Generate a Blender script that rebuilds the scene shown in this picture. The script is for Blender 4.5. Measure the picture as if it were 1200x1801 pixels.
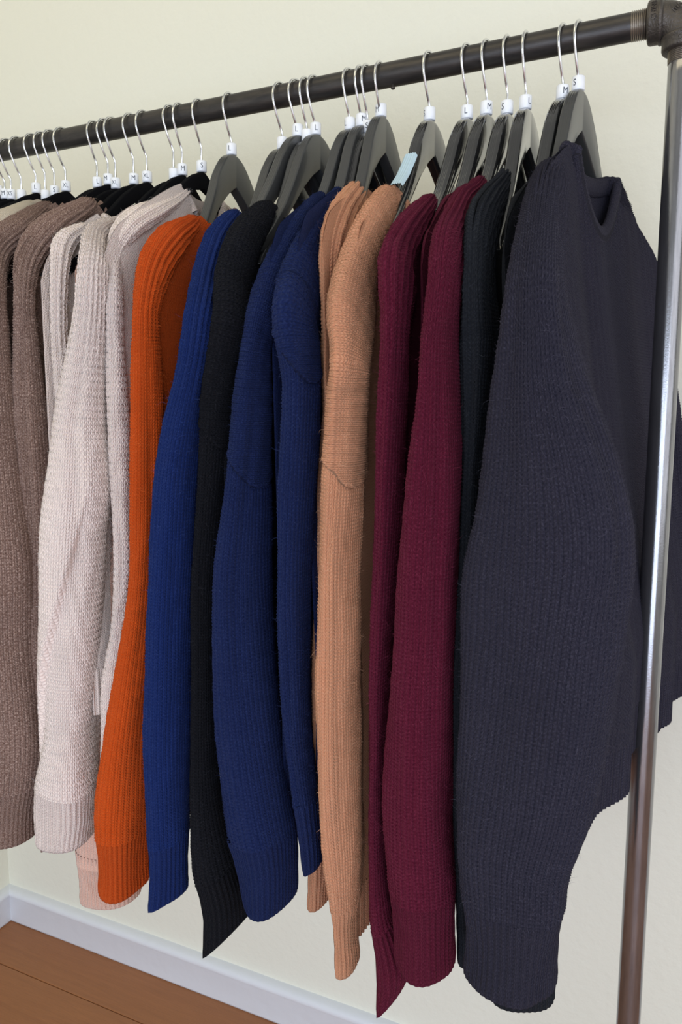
import bpy, bmesh, math, random
import numpy as np
from mathutils import Vector, Matrix, noise

# ------------------------------------------------------------------ camera
scene = bpy.context.scene
for o in list(bpy.data.objects):
    bpy.data.objects.remove(o, do_unlink=True)
C = scene.collection
CAM_H = 1.22                      # eye height above the floor, metres
cam_data = bpy.data.cameras.new('camera')
cam = bpy.data.objects.new('camera', cam_data)
C.objects.link(cam)
cam_data.sensor_fit = 'VERTICAL'
cam_data.sensor_height = 36.0
cam_data.lens = 1330.0 / 1801.0 * 36.0
cam_data.clip_start = 0.02
cam.location = (0, 0, CAM_H)
cam.rotation_euler = (math.radians(90 - 7.7075), 0, math.radians(24.8348))
scene.camera = cam

# ------------------------------------------------------------------ world, lights, exposure
w = bpy.data.worlds.new('room_light'); scene.world = w; w.use_nodes = True
bg = w.node_tree.nodes['Background']
bg.inputs[0].default_value = (0.98, 0.97, 0.91, 1)
bg.inputs[1].default_value = 0.48

def area(name, loc, target, sx, sy, power, col):
    d = bpy.data.lights.new(name, 'AREA'); d.shape = 'RECTANGLE'; d.size = sx; d.size_y = sy
    d.energy = power; d.color = col
    o = bpy.data.objects.new(name, d); C.objects.link(o); o.location = loc
    o.rotation_euler = (Vector(target) - Vector(loc)).to_track_quat('-Z', 'Y').to_euler()
    return o
area('window_daylight', (1.75, -0.55, 1.65), (-0.30, 0.75, 1.35), 2.5, 1.9, 27, (0.88, 0.90, 1.0))
area('shopfront_daylight', (0.35, -1.95, 0.72), (-0.45, 1.0, 0.80), 2.4, 1.3, 68, (0.69, 0.795, 1.0))
area('ceiling_lamp', (-0.55, -0.15, 2.75), (-0.5, 1.1, 1.35), 1.3, 0.8, 7, (1.0, 0.86, 0.55))

scene.view_settings.view_transform = 'Standard'
scene.view_settings.look = 'None'
scene.view_settings.gamma = 1.0
scene.view_settings.use_curve_mapping = False
scene.view_settings.exposure = -0.22

# ------------------------------------------------------------------ helpers
random.seed(4)
PI = math.pi
D = 0.877                          # distance of the hanging rail from the eye (along Y)
ZP = CAM_H + 0.386                 # height of the rail's axis
RP = 0.01335                       # pipe radius
XPOST = -0.030                     # upright

def obj(name, verts, faces, mat, parent=None, uvs=None, smooth=True):
    me = bpy.data.meshes.new(name)
    me.from_pydata([tuple(map(float, v)) for v in verts], [], faces)
    if uvs is not None:
        ul = me.uv_layers.new(name='UVMap')
        li = np.empty(len(me.loops), dtype=np.int32); me.loops.foreach_get('vertex_index', li)
        uvs = np.asarray(uvs, dtype=np.float32)
        ul.data.foreach_set('uv', uvs[li].ravel())
    me.materials.append(mat)
    if smooth:
        me.polygons.foreach_set('use_smooth', [True] * len(me.polygons))
    me.update()
    o = bpy.data.objects.new(name, me); C.objects.link(o)
    if parent is not None:
        o.parent = parent
        o.matrix_parent_inverse = Matrix.LocRotScale(parent.location, parent.rotation_euler, None).inverted()
    return o

def thing(name, label, cat, loc=(0, 0, 0), group=None):
    o = bpy.data.objects.new(name, None); C.objects.link(o)
    o.location = loc; o.empty_display_size = 0.02
    o['label'] = label; o['category'] = cat
    if group: o['group'] = group
    return o

def tag_structure(o): o['kind'] = 'structure'; return o

def grid_faces(nr, nc, wrap=True, off=0):
    f = []
    m = nc if wrap else nc - 1
    for i in range(nr - 1):
        for j in range(m):
            k = (j + 1) % nc
            f.append((off + i*nc + j, off + i*nc + k, off + (i+1)*nc + k, off + (i+1)*nc + j))
    return f

def box(x0, x1, y0, y1, z0, z1):
    v = [(x0,y0,z0),(x1,y0,z0),(x1,y1,z0),(x0,y1,z0),(x0,y0,z1),(x1,y0,z1),(x1,y1,z1),(x0,y1,z1)]
    f = [(0,3,2,1),(4,5,6,7),(0,1,5,4),(1,2,6,5),(2,3,7,6),(3,0,4,7)]
    return v, f

def catmull(P, n):
    """resample rows of P (any columns, first three = position) to n stations, even in arc length"""
    P = np.asarray(P, float)
    d = np.linalg.norm(np.diff(P[:, :3], axis=0), axis=1)
    s = np.r_[0, np.cumsum(d)]
    m = np.empty_like(P)                       # finite-difference tangents, limited
    m[1:-1] = (P[2:] - P[:-2]) / (s[2:] - s[:-2])[:, None]
    m[0] = (P[1]-P[0]) / d[0]; m[-1] = (P[-1]-P[-2]) / d[-1]
    q = np.linspace(0, s[-1], n)
    i = np.clip(np.searchsorted(s, q, side='right') - 1, 0, len(s) - 2)
    h = (s[i+1]-s[i])[:, None]; t = ((q - s[i])[:, None]) / h
    return ((2*t**3-3*t**2+1)*P[i] + (t**3-2*t**2+t)*h*m[i] + (-2*t**3+3*t**2)*P[i+1] + (t**3-t**2)*h*m[i+1]), q

def tube(path, r, n=10, caps=True):
    """round tube along a list of points; r may be a list"""
    P = np.asarray(path, float); k = len(P)
    R = np.full(k, r) if np.isscalar(r) else np.asarray(r, float)
    V = []; up = None
    for i in range(k):
        T = P[min(i+1, k-1)] - P[max(i-1, 0)]; T /= np.linalg.norm(T)
        if up is None:
            up = np.array([1., 0, 0]) if abs(T[0]) < .9 else np.array([0, 0, 1.])
        A = up - (up @ T)*T; A /= np.linalg.norm(A); B = np.cross(T, A); up = A
        for j in range(n):
            a = 2*PI*j/n; V.append(P[i] + R[i]*(math.cos(a)*A + math.sin(a)*B))
    F = grid_faces(k, n)
    if caps:
        F.append(tuple(range(n-1, -1, -1))); F.append(tuple(range((k-1)*n, k*n)))
    return V, F

def lathe(profile, centre, axis, n=40):
    """profile: (offset along axis, radius)"""
    ax = np.asarray(axis, float); ax /= np.linalg.norm(ax)
    u = np.array([0, 0, 1.]) if abs(ax[2]) < .9 else np.array([1., 0, 0])
    A = u - (u @ ax)*ax; A /= np.linalg.norm(A); B = np.cross(ax, A)
    V = []
    for o_, r in profile:
        for j in range(n):
            a = 2*PI*j/n; V.append(np.asarray(centre) + ax*o_ + r*(math.cos(a)*A + math.sin(a)*B))
    return V, grid_faces(len(profile), n)

def text_mesh(s, size, depth=0.0):
    cu = bpy.data.curves.new('txt', 'FONT'); cu.body = s; cu.size = size; cu.extrude = depth
    cu.align_x = 'CENTER'; cu.align_y = 'CENTER'; cu.resolution_u = 3
    t = bpy.data.objects.new('txt', cu); C.objects.link(t)
    dg = bpy.context.evaluated_depsgraph_get(); dg.update()
    me = bpy.data.meshes.new_from_object(t.evaluated_get(dg))
    V = [v.co.copy() for v in me.vertices]; F = [tuple(p.vertices) for p in me.polygons]
    bpy.data.objects.remove(t, do_unlink=True); bpy.data.meshes.remove(me); bpy.data.curves.remove(cu)
    return V, F
_text = {}
def text_cached(s, size, depth=0.0):
    k = (s, size, depth)
    if k not in _text: _text[k] = text_mesh(*k)
    return _text[k]

# ------------------------------------------------------------------ materials
class NT:
    """tiny node-expression helper"""
    def __init__(self, mat):
        self.t = mat.node_tree; self.n = self.t.nodes; self.l = self.t.links
    def put(self, sock, v):
        if isinstance(v, (int, float)): sock.default_value = v
        elif isinstance(v, tuple): sock.default_value = v if len(v) == 4 or sock.type == 'VECTOR' else (*v, 1)
        else: self.l.new(v, sock)
    def m(self, op, a, b=0.0, c=0.0):
        k = self.n.new('ShaderNodeMath'); k.operation = op
        for i, v in enumerate((a, b, c)): self.put(k.inputs[i], v)
        return k.outputs[0]
    def noise(self, vec, scale, detail=2, rough=.5):
        k = self.n.new('ShaderNodeTexNoise'); self.put(k.inputs['Vector'], vec)
        k.inputs['Scale'].default_value = scale; k.inputs['Detail'].default_value = detail
        k.inputs['Roughness'].default_value = rough
        return k.outputs[0]
    def mix(self, f, a, b):
        k = self.n.new('ShaderNodeMix'); k.data_type = 'RGBA'
        self.put(k.inputs[0], f); self.put(k.inputs[6], a); self.put(k.inputs[7], b)
        return k.outputs[2]
    def scale(self, vec, s):
        k = self.n.new('ShaderNodeMapping'); self.put(k.inputs[0], vec); k.inputs['Scale'].default_value = s
        return k.outputs[0]
    def bump(self, h, dist, strength=1.0, normal=None):
        k = self.n.new('ShaderNodeBump'); k.inputs['Strength'].default_value = strength
        k.inputs['Distance'].default_value = dist; self.put(k.inputs['Height'], h)
        if normal is not None: self.l.new(normal, k.inputs['Normal'])
        return k.outputs[0]
    def ramp(self, f, lo, hi):
        k = self.n.new('ShaderNodeMapRange'); self.put(k.inputs[0], f)
        k.inputs[1].default_value = lo; k.inputs[2].default_value = hi
        return k.outputs[0]

def new_mat(name):
    m = bpy.data.materials.new(name); m.use_nodes = True
    return m, NT(m), m.node_tree.nodes['Principled BSDF']

def simple(name, col, rough=.5, metal=0.0, coat=0.0, noise_bump=0.0, bscale=200, spec=.5, var=None, vscale=(1, 1, 1)):
    m, t, p = new_mat(name)
    p.inputs['Base Color'].default_value = (*col, 1); p.inputs['Roughness'].default_value = rough
    p.inputs['Metallic'].default_value = metal; p.inputs['Coat Weight'].default_value = coat
    p.inputs['Specular IOR Level'].default_value = spec
    tc = t.n.new('ShaderNodeTexCoord').outputs['Object']
    if var:
        n = t.noise(t.scale(tc, vscale), var[1], 5, .65)
        t.put(p.inputs['Base Color'], t.mix(t.ramp(n, .35, .7), (*col, 1), (*var[0], 1)))
    if noise_bump:
        t.put(p.inputs['Normal'], t.bump(t.noise(tc, bscale, 3), noise_bump))
    return m

FUZZ = {}
def knit(name, col, fleck, wale=.0030, row=.0024, depth=.0014, fl=.35, holes=0.0, fuzz=.6, tint=None):
    """yarn: UVs count stitches (u columns, v rows); V-shaped legs and fibre as fine relief, flecked yarn colour with stitch shading painted in"""
    m, t, p = new_mat(name)
    uv = t.n.new('ShaderNodeUVMap'); uv.uv_map = 'UVMap'
    sep0 = t.n.new('ShaderNodeSeparateXYZ'); t.l.new(uv.outputs[0], sep0.inputs[0])
    U = sep0.outputs[0]; V = sep0.outputs[1]
    s = t.m('ABSOLUTE', t.m('SUBTRACT', t.m('FRACT', U), .5))             # 0 centre of the column .. .5 edge
    tt = t.m('FRACT', t.m('SUBTRACT', V, t.m('MULTIPLY', s, 1.3)))
    leg = t.m('SUBTRACT', 1.0, t.m('POWER', t.m('MULTIPLY', t.m('ABSOLUTE', t.m('SUBTRACT', s, .25)), 4.0), 2.0))
    along = t.m('SINE', t.m('MULTIPLY', tt, PI))
    h = t.m('MULTIPLY', t.m('POWER', t.m('MAXIMUM', leg, 0.0), .6), t.m('ADD', .35, t.m('MULTIPLY', along, .65)))
    fib = t.noise(t.scale(uv.outputs[0], (1, .5, 1)), 6.5, 3, .75)
    hh = t.m('ADD', h, t.m('MULTIPLY', fib, .55))
    t.put(p.inputs['Normal'], t.bump(hh, depth, 1.0))
    f1 = t.noise(t.scale(uv.outputs[0], (1, .6, 1)), 2.3, 3, .75)
    f2 = t.noise(uv.outputs[0], .05, 3, .6)
    c = t.mix(t.m('MULTIPLY', t.m('MULTIPLY', t.ramp(f1, .42, .70), fl*1.5), t.m('ADD', .25, t.m('MULTIPLY', h, .75))), (*col, 1), (*fleck, 1))  # yarn flecks, weakened between the legs: shade of the stitch gaps put into the colour
    c = t.mix(t.m('MULTIPLY', t.ramp(f2, .35, .75), .35), c, (*(tint or tuple(x*.8 for x in col)), 1))
    t.put(p.inputs['Base Color'], c)
    p.inputs['Roughness'].default_value = .95; p.inputs['Specular IOR Level'].default_value = .12
    p.inputs['Sheen Weight'].default_value = fuzz; p.inputs['Sheen Roughness'].default_value = .45
    p.inputs['Sheen Tint'].default_value = (*[min(1, x*1.6 + .03) for x in fleck], 1)
    if holes:                                                            # open-work: real gaps between the loops
        U = t.m('ADD', U, t.m('MULTIPLY', t.m('SUBTRACT', t.noise(uv.outputs[0], .55, 2), .5), 1.5))
        V = t.m('ADD', V, t.m('MULTIPLY', t.m('SUBTRACT', t.noise(t.scale(uv.outputs[0], (1.3, .9, 1)), .6, 2), .5), 1.3))
        hu = t.m('FRACT', t.m('ADD', U, t.m('MULTIPLY', t.m('FLOOR', V), .5)))
        du = t.m('ABSOLUTE', t.m('SUBTRACT', hu, .5)); dv = t.m('ABSOLUTE', t.m('SUBTRACT', t.m('FRACT', V), .5))
        rr = t.m('SQRT', t.m('ADD', t.m('POWER', du, 2.0), t.m('POWER', t.m('MULTIPLY', dv, .8), 2.0)))
        rr = t.m('ADD', rr, t.m('MULTIPLY', t.m('SUBTRACT', t.noise(uv.outputs[0], .9, 2), .5), .42))
        a = t.ramp(rr, holes*.55, holes*1.15)
        t.put(p.inputs['Alpha'], a)
        hh = t.m('ADD', t.m('MULTIPLY', a, .8), t.m('MULTIPLY', fib, .3))
        t.put(p.inputs['Normal'], t.bump(hh, depth))
    FUZZ[name] = simple(name + '_fibre', tuple(min(.9, x*1.25 + .012) for x in fleck), .9, spec=.1)
    return m

M = {}
M['front'] = knit('charcoal_blue_wool', (0.02128, 0.01983, 0.03174), (0.06138, 0.05721, 0.08269), fl=.5, fuzz=.3)
M['charcoal'] = knit('charcoal_wool', (0.01195, 0.01336, 0.01726), (0.03657, 0.03938, 0.04649), fl=.45, fuzz=.3)
M['burgundy'] = knit('burgundy_wool', (0.07969, 0.004602, 0.01753), (0.1874, 0.02523, 0.05578), fl=.5, fuzz=.4)
M['camel'] = knit('camel_wool', (0.6229, 0.2659, 0.1417), (0.7139, 0.4061, 0.2479), fl=.45, fuzz=.4)
M['navy'] = knit('navy_wool', (0.006679, 0.01328, 0.06016), (0.02523, 0.04063, 0.1246), fl=.5, fuzz=.35)
M['royal'] = knit('royal_blue_wool', (0.006641, 0.01836, 0.09625), (0.02344, 0.04844, 0.1838), fl=.45, fuzz=.35)
M['black'] = knit('black_wool', (0.004687, 0.004875, 0.006875), (0.01875, 0.01938, 0.02625), fl=.5, fuzz=.25)
M['orange'] = knit('rust_orange_wool', (0.5831, 0.07019, 0.006989), (0.6776, 0.1337, 0.02496), fl=.4, fuzz=.4)
M['ivory'] = knit('ivory_openwork_wool', (0.9299, 0.7717, 0.6821), (0.94, 0.8819, 0.808), fl=.4, fuzz=.3, depth=.0015)
M['blush'] = knit('blush_pink_wool', (0.88, 0.5145, 0.38), (0.94, 0.693, 0.56), fl=.4)
M['taupe'] = knit('taupe_heather_wool', (0.1708, 0.0968, 0.0726), (0.5819, 0.4235, 0.3509), fl=.8, fuzz=.3)
M['cream'] = knit('cream_wool', (.66, .53, .38), (.78, .68, .54), fl=.4)

M['wall'] = simple('painted_plaster', (.80, .79, .67), .75, noise_bump=.0012, bscale=70, spec=.3)
M['base'] = simple('white_painted_skirting', (.76, .785, .81), .5, noise_bump=.001, bscale=40)
M['pipe'] = simple('black_iron_pipe', (.036, .034, .033), .40, metal=.55, noise_bump=.00007, bscale=900, var=((.070, .062, .056), 22), vscale=(1, 6, 6))
M['steel'] = simple('burnished_steel_pipe', (.32, .32, .33), .21, metal=.9, noise_bump=.00006, bscale=700, var=((.22, .22, .23), 30), vscale=(6, 6, .6))
M['iron'] = simple('cast_iron_fitting', (.075, .066, .058), .45, metal=.6, noise_bump=.0007, bscale=520, var=((.11, .095, .08), 90))
M['thread'] = simple('cut_pipe_thread', (.30, .26, .21), .35, metal=.85, var=((.18, .15, .12), 60))
M['chrome'] = simple('bright_hook_wire', (.72, .73, .74), .22, metal=1.0)
M['velvet'] = simple('black_flocking', (.006, .006, .007), .98, spec=.05, noise_bump=.0006, bscale=1500)
M['matte_wood'] = simple('dark_grey_lacquered_wood', (.040, .041, .040), .34, coat=.25, noise_bump=.00005, bscale=60)
M['gloss_wood'] = simple('glossy_black_lacquer', (.018, .018, .018), .12, coat=.9)
M['marker'] = simple('white_plastic', (.86, .88, .90), .4)
M['print'] = simple('dark_print', (.02, .03, .05), .6)
M['pad'] = simple('pale_blue_rubber', (.50, .66, .74), .45)

# ------------------------------------------------------------------ the room
YW = 1.20
XL = -1.44
v, f = box(XL, 2.2, YW, YW + .1, 0, 2.9)
tag_structure(obj('wall_back', v, f, M['wall'], smooth=False))
v, f = box(XL - .1, XL, -2.2, YW + .1, 0, 2.9)
tag_structure(obj('wall_left', v, f, M['wall'], smooth=False))
def skirting(name, p0, p1, n):
    """moulded skirting with a rounded top lip; n points out of the wall"""
    prof = [(0, 0), (.015, 0), (.016, .004), (.016, .062), (.0185, .066), (.0195, .071), (.018, .076), (.013, .080), (.006, .082), (0, .083)]
    V = []; p0 = np.array(p0); p1 = np.array(p1); n = np.array(n)
    K = 60
    for i in range(K):
        q = p0 + (p1-p0)*i/(K-1)
        for a, b in prof:
            wv = .0016*noise.noise(Vector((i*.45, b*40, 0)))
            V.append(q + n*(a + (wv if a > 0 else 0)) + np.array([0, 0, b + wv]))
    k = len(prof); F = grid_faces(K, k, wrap=False)
    return tag_structure(obj(name, V, F, M['base']))
skirting('baseboard_back', (XL, YW, 0), (2.2, YW, 0), (0, -1, 0))
skirting('baseboard_left', (XL, YW, 0), (XL, -2.2, 0), (1, 0, 0))

def plank_mat():
    m, t, p = new_mat('oiled_floor_wood')
    info = t.n.new('ShaderNodeObjectInfo')
    tc = t.n.new('ShaderNodeTexCoord').outputs['Object']
    off = t.n.new('ShaderNodeVectorMath'); off.operation = 'ADD'
    t.l.new(tc, off.inputs[0])
    cmb = t.n.new('ShaderNodeCombineXYZ'); t.l.new(t.m('MULTIPLY', info.outputs['Random'], 37.0), cmb.inputs[0])
    t.l.new(cmb.outputs[0], off.inputs[1])
    g = t.noise(t.scale(off.outputs[0], (1.2, 26, 1)), 2.6, 6, .62)
    g2 = t.noise(t.scale(off.outputs[0], (3, 90, 1)), 6, 3, .6)
    c = t.mix(t.ramp(g, .3, .72), (.30, .108, .036, 1), (.41, .160, .054, 1))
    c = t.mix(t.m('MULTIPLY', t.ramp(g2, .45, .7), .35), c, (.14, .054, .022, 1))
    c = t.mix(t.m('MULTIPLY', info.outputs['Random'], .55), c, (.35, .140, .045, 1))
    t.put(p.inputs['Base Color'], c); p.inputs['Roughness'].default_value = .42
    t.put(p.inputs['Normal'], t.bump(g2, .0004))
    return m
M['plank'] = plank_mat()
v, f = box(XL - .1, 2.2, -2.2, YW + .1, -.08, -.012)
floor = tag_structure(obj('floor', v, f, simple('subfloor', (.05, .035, .025), .9), smooth=False))
PW, PL = .128, 1.22
bm = bmesh.new(); bmesh.ops.create_cube(bm, size=1.0)
bmesh.ops.scale(bm, vec=(PL - .0012, PW - .0012, .012), verts=bm.verts)
bmesh.ops.bevel(bm, geom=[e for e in bm.edges if abs(e.verts[0].co.z - e.verts[1].co.z) < 1e-6 and e.verts[0].co.z > 0], offset=.0012, segments=1, affect='EDGES')
pme = bpy.data.meshes.new('floor_plank'); bm.to_mesh(pme); bm.free(); pme.materials.append(M['plank'])
r = 0
y = YW - PW/2
while y > -2.1:
    x = XL + PL/2 - (r*.47 % 1.0)*PL*.98
    while x - PL/2 < 2.1:
        x0 = max(x - PL/2, XL); x1 = min(x + PL/2, 2.2)
        if x1 - x0 > .05:
            o = bpy.data.objects.new('plank', pme); C.objects.link(o); o.parent = floor
            o.location = ((x0+x1)/2, y, -.006 + random.uniform(-.0003, .0002)); o.scale = ((x1-x0)/PL, 1, 1)
        x += PL
    y -= PW; r += 1

# ------------------------------------------------------------------ the pipe rack
rack = thing('clothes_rack', 'industrial clothes rack of dark iron pipe with elbow fitting', 'clothes rack', (XPOST, D, 0))
XEND = -1.40
XC = XPOST - .0345                         # face of the elbow's collar on the rail
ZC = ZP - .0325                            # face of the elbow's collar on the upright
def pipe(name, p0, p1, mat):
    P = np.linspace(p0, p1, 60)
    V, F = tube(P, RP, 40)
    return obj(name, V, F, mat, rack)
pipe('rail', (XEND + .02, D, ZP), (XC + .004, D, ZP), M['pipe'])
pipe('upright', (XPOST, D, .012), (XPOST, D, ZC + .004), M['steel'])
pipe('upright', (XEND, D, .012), (XEND, D, ZP - .02), M['steel'])
def threads(name, c, ax, length, n):
    prof = []
    p = length/n
    for i in range(n):
        k = i/n
        prof += [(i*p, RP - .0003), (i*p + p*.30, RP + .0010 - .0004*k), (i*p + p*.55, RP + .0010 - .0004*k), (i*p + p*.85, RP - .0003)]
    V, F = lathe(prof, c, ax, 40)
    return obj(name, V, F, M['thread'], rack)
threads('thread', (XC + .001, D, ZP), (-1, 0, 0), .0165, 9)
threads('thread', (XPOST, D, ZC + .001), (0, 0, -1), .012, 7)
def elbow(x, sgn):
    """90 degree cast elbow: bend, two banded collars"""
    cx, cz = x - sgn*.0240, ZP - .0240
    path = [(x - sgn*.030, D, ZP)]
    for i in range(13):
        a = PI/2*i/12
        path.append((cx + sgn*.0240*math.sin(a), D, cz + .0240*math.cos(a)))
    path.append((x, D, ZP - .030))
    V, F = tube(path, [.0172]*2 + [.0182]*11 + [.0172]*2, 40)
    e = obj('elbow', V, F, M['iron'], rack)
    prof = [(0, RP), (0, .0180), (.0012, .0198), (.0030, .0204), (.0100, .0204), (.0112, .0216), (.0126, .0219), (.0140, .0212), (.0150, .0190), (.016, .0165)]
    V, F = lathe(prof, (x - sgn*.0345, D, ZP), (sgn, 0, 0), 48)
    obj('collar', V, F, M['iron'], e)
    V, F = lathe([(a, b) for a, b in prof], (x, D, ZP - .0325), (0, 0, 1), 48)
    obj('collar', V, F, M['iron'], e)
    return e
elb = elbow(XPOST, 1); elbow(XEND, -1)
# cast lettering: round the rail collar, on the lower collar and on the bend
def emboss(s, size, fn, nm='cast_letters'):
    V, F = text_cached(s, size, .0006)
    obj(nm, [fn(q) for q in V], F, M['iron'], elb, smooth=False)
def on_collar(q):          # reads upwards round the collar, tops of the letters to the left
    a = q.x/.0206 + math.radians(12)
    rr = .0206 + q.z
    return (XC + .0064 - q.y, D - rr*math.cos(a), ZP + rr*math.sin(a))
emboss('CHINA', .0064, on_collar)
def on_lower(q):
    a = q.x/.0206 + math.radians(-8); rr = .0206 + q.z
    return (XPOST + rr*math.sin(a), D - rr*math.cos(a), ZC + .0064 + q.y)
emboss('O', .0066, on_lower)
def on_bend(q):
    c, s_ = math.cos(math.radians(42)), math.sin(math.radians(42))
    x, z = q.x*c - q.y*s_, q.x*s_ + q.y*c
    px, pz = -.0075 + x, .0035 + z
    d = abs(-px*.7 - pz*.7 - .0005)
    yy = math.sqrt(max(.0184**2 - (px*.55 + pz*.55 + .004)**2, .0001))
    return (XPOST + px, D - yy - q.z + .0003, ZP + pz)
emboss('mk', .0080, on_bend)
V, F = lathe([(0, .045), (.006, .045), (.009, .043), (.010, .022), (.020, .020), (.022, .019), (.022, RP)], (XPOST, D, 0), (0, 0, 1), 40)
obj('floor_flange', V, F, M['iron'], rack)
V, F = lathe([(0, .045), (.006, .045), (.009, .043), (.010, .022), (.020, .020), (.022, .019), (.022, RP)], (XEND, D, 0), (0, 0, 1), 40)
obj('floor_flange', V, F, M['iron'], rack)
V, F = lathe([(0, .0012), (.003, .0012), (.0035, .0026), (.005, .0026), (.0056, .0015), (.0056, .0001)], (-.338, D - .003, ZP - RP + .0012), (0, 0, -1), 14)
obj('screw', V, F, M['iron'], rack)

# ------------------------------------------------------------------ hangers
UP = np.array([(0, 0), (.006, -.0005), (.012, -.0025), (.019, -.0065), (.027, -.0135), (.035, -.0225), (.044, -.034), (.055, -.0475), (.07, -.0645), (.09, -.084), (.12, -.106), (.16, -.131), (.185, -.147), (.196, -.157), (.2, -.163)])
LO = np.array([(0, -.041), (.02, -.054), (.045, -.075), (.07, -.094), (.10, -.115), (.15, -.144), (.185, -.163), (.196, -.167), (.2, -.165)])
UPV = np.array([(0, 0), (.005, -.001), (.011, -.004), (.020, -.0075), (.032, -.0145), (.05, -.027), (.08, -.054), (.12, -.088), (.16, -.118), (.185, -.137), (.196, -.147), (.2, -.153)])
LOV = np.array([(0, -.022), (.02, -.027), (.05, -.047), (.08, -.071), (.12, -.103), (.16, -.132), (.185, -.150), (.196, -.157), (.2, -.156)])
hanger_mesh = {}
def board(kind, steep=1.0):
    up, lo, tx = (UPV, LOV, .0042) if kind == 'velvet' else (UP, LO, .0064 if kind == 'matte' else .0068)
    ys = np.r_[-np.linspace(0, 1, 34)[::-1]**1.35, (np.linspace(0, 1, 34)**1.35)[1:]]*(.2 if kind == 'velvet' else .152)
    V = []; n = 0
    for y in ys:
        a = abs(y)
        ln = .2 if kind == 'velvet' else .152
        a *= 1.0 if kind == 'velvet' else 1.0
        zu = np.interp(a, up[:, 0], up[:, 1]); zl = np.interp(a, lo[:, 0], lo[:, 1])
        if a > .045:
            zu += (steep-1)*(zu - np.interp(.045, up[:, 0], up[:, 1])); zl += (steep-1)*(zl - np.interp(.045, lo[:, 0], lo[:, 1]))
        if a > ln - .012:                                                 # rounded tip
            g = math.sqrt(max(0, 1 - ((a - ln + .012)/.0122)**2)); mid = (zu+zl)/2; zu = mid + (zu-mid)*g; zl = mid + (zl-mid)*g
        h = zu - zl; r = min(tx*.42 if kind != 'gloss' else tx*.62, h*.45 + 1e-5)
        ring = []
        for cx, cz, a0 in ((tx - r, zu - r, 0), (-tx + r, zu - r, 90), (-tx + r, zl + r*.6, 180), (tx - r, zl + r*.6, 270)):
            rv = r if a0 < 180 else r*.6
            for k in range(4):
                an = math.radians(a0 + 30*k); ring.append((cx + r*math.cos(an), y, cz + rv*math.sin(an)))
        if kind != 'velvet':                                              # ply grooves along the top edge
            g = min(1, h/.02)
            top = [((tx - r)*(1 - 2*k/12), y, zu - .0004*g*(.5 - .5*math.cos(2*PI*k/4))) for k in range(1, 12)]
            ring = ring[:4] + top + ring[4:]
        bd = 0 if kind == 'velvet' else .015*(abs(y)/.152)**1.4           # arms curve forwards
        V += [(px + bd, py, pz) for px, py, pz in ring]; n = len(ring)
    F = grid_faces(len(ys), n); F.append(tuple(range(n-1, -1, -1))); F.append(tuple(range((len(ys)-1)*n, len(ys)*n)))
    return V, F
def rot_z(V, loc, yaw):
    c, s = math.cos(yaw), math.sin(yaw)
    return [(loc[0] + x*c - y*s, loc[1] + x*s + y*c, loc[2] + z) for x, y, z in V]

def hanger(X, kind, yaw, ldz, letter, ang, label, group, jig, steep=1.0):
    """X on the rail; ldz: centre of the size marker below the rail's axis; ang: where the letter faces"""
    t = thing('clothes_hanger', label, 'clothes hanger', (X, D, ZP), group)
    rad = math.radians(yaw)
    RH = .0195 + jig*.001; zc = RP + .0017 - RH
    P = []
    for i in range(25):
        a = math.radians(22 + i*(216 - 22)/24)
        P.append((0, RH*math.cos(a), zc + RH*math.sin(a)))
    b0 = P[-1]; bend = (0, 0, -.0415 - jig*.001)
    for k in (.25, .5, .75): P.append((0, b0[1] + (bend[1]-b0[1])*k - .0012*math.sin(PI*k), b0[2] + (bend[2]-b0[2])*k))
    P.append(bend); P.append((0, 0, bend[2] - .004)); P.append((0, 0, ldz - .009))
    V, F = tube(P, [.0010] + [.00155]*(len(P)-1), 10)
    obj('hook', rot_z(V, (X, D, ZP), rad), F, M['chrome'], t)
    V, F = board(kind, steep)
    obj('hanger_body', rot_z(V, (X, D, ZP + ldz - .0070), rad), F, M[{'velvet': 'velvet', 'matte': 'matte_wood', 'gloss': 'gloss_wood'}[kind]], t)
    r, hh = .0068, .0070
    V, F = lathe([(-hh, .002), (-hh, r - .0006), (-hh + .0006, r), (hh - .0006, r), (hh, r - .0006), (hh, .002)], (X, D, ZP + ldz), (0, 0, 1), 24)
    mk = obj('size_marker', V, F, M['marker'], t)
    if letter:
        V, F = text_cached(letter, .0094 if len(letter) == 1 else .0084)
        W = []
        for q in V:
            a = math.radians(ang) + q.x*.82/(r + .00015)
            W.append((X + (r + .00015)*math.sin(a), D - (r + .00015)*math.cos(a), ZP + ldz + q.y))
        obj('size_letter', W, F, M['print'], mk, smooth=False)
    return t

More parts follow.
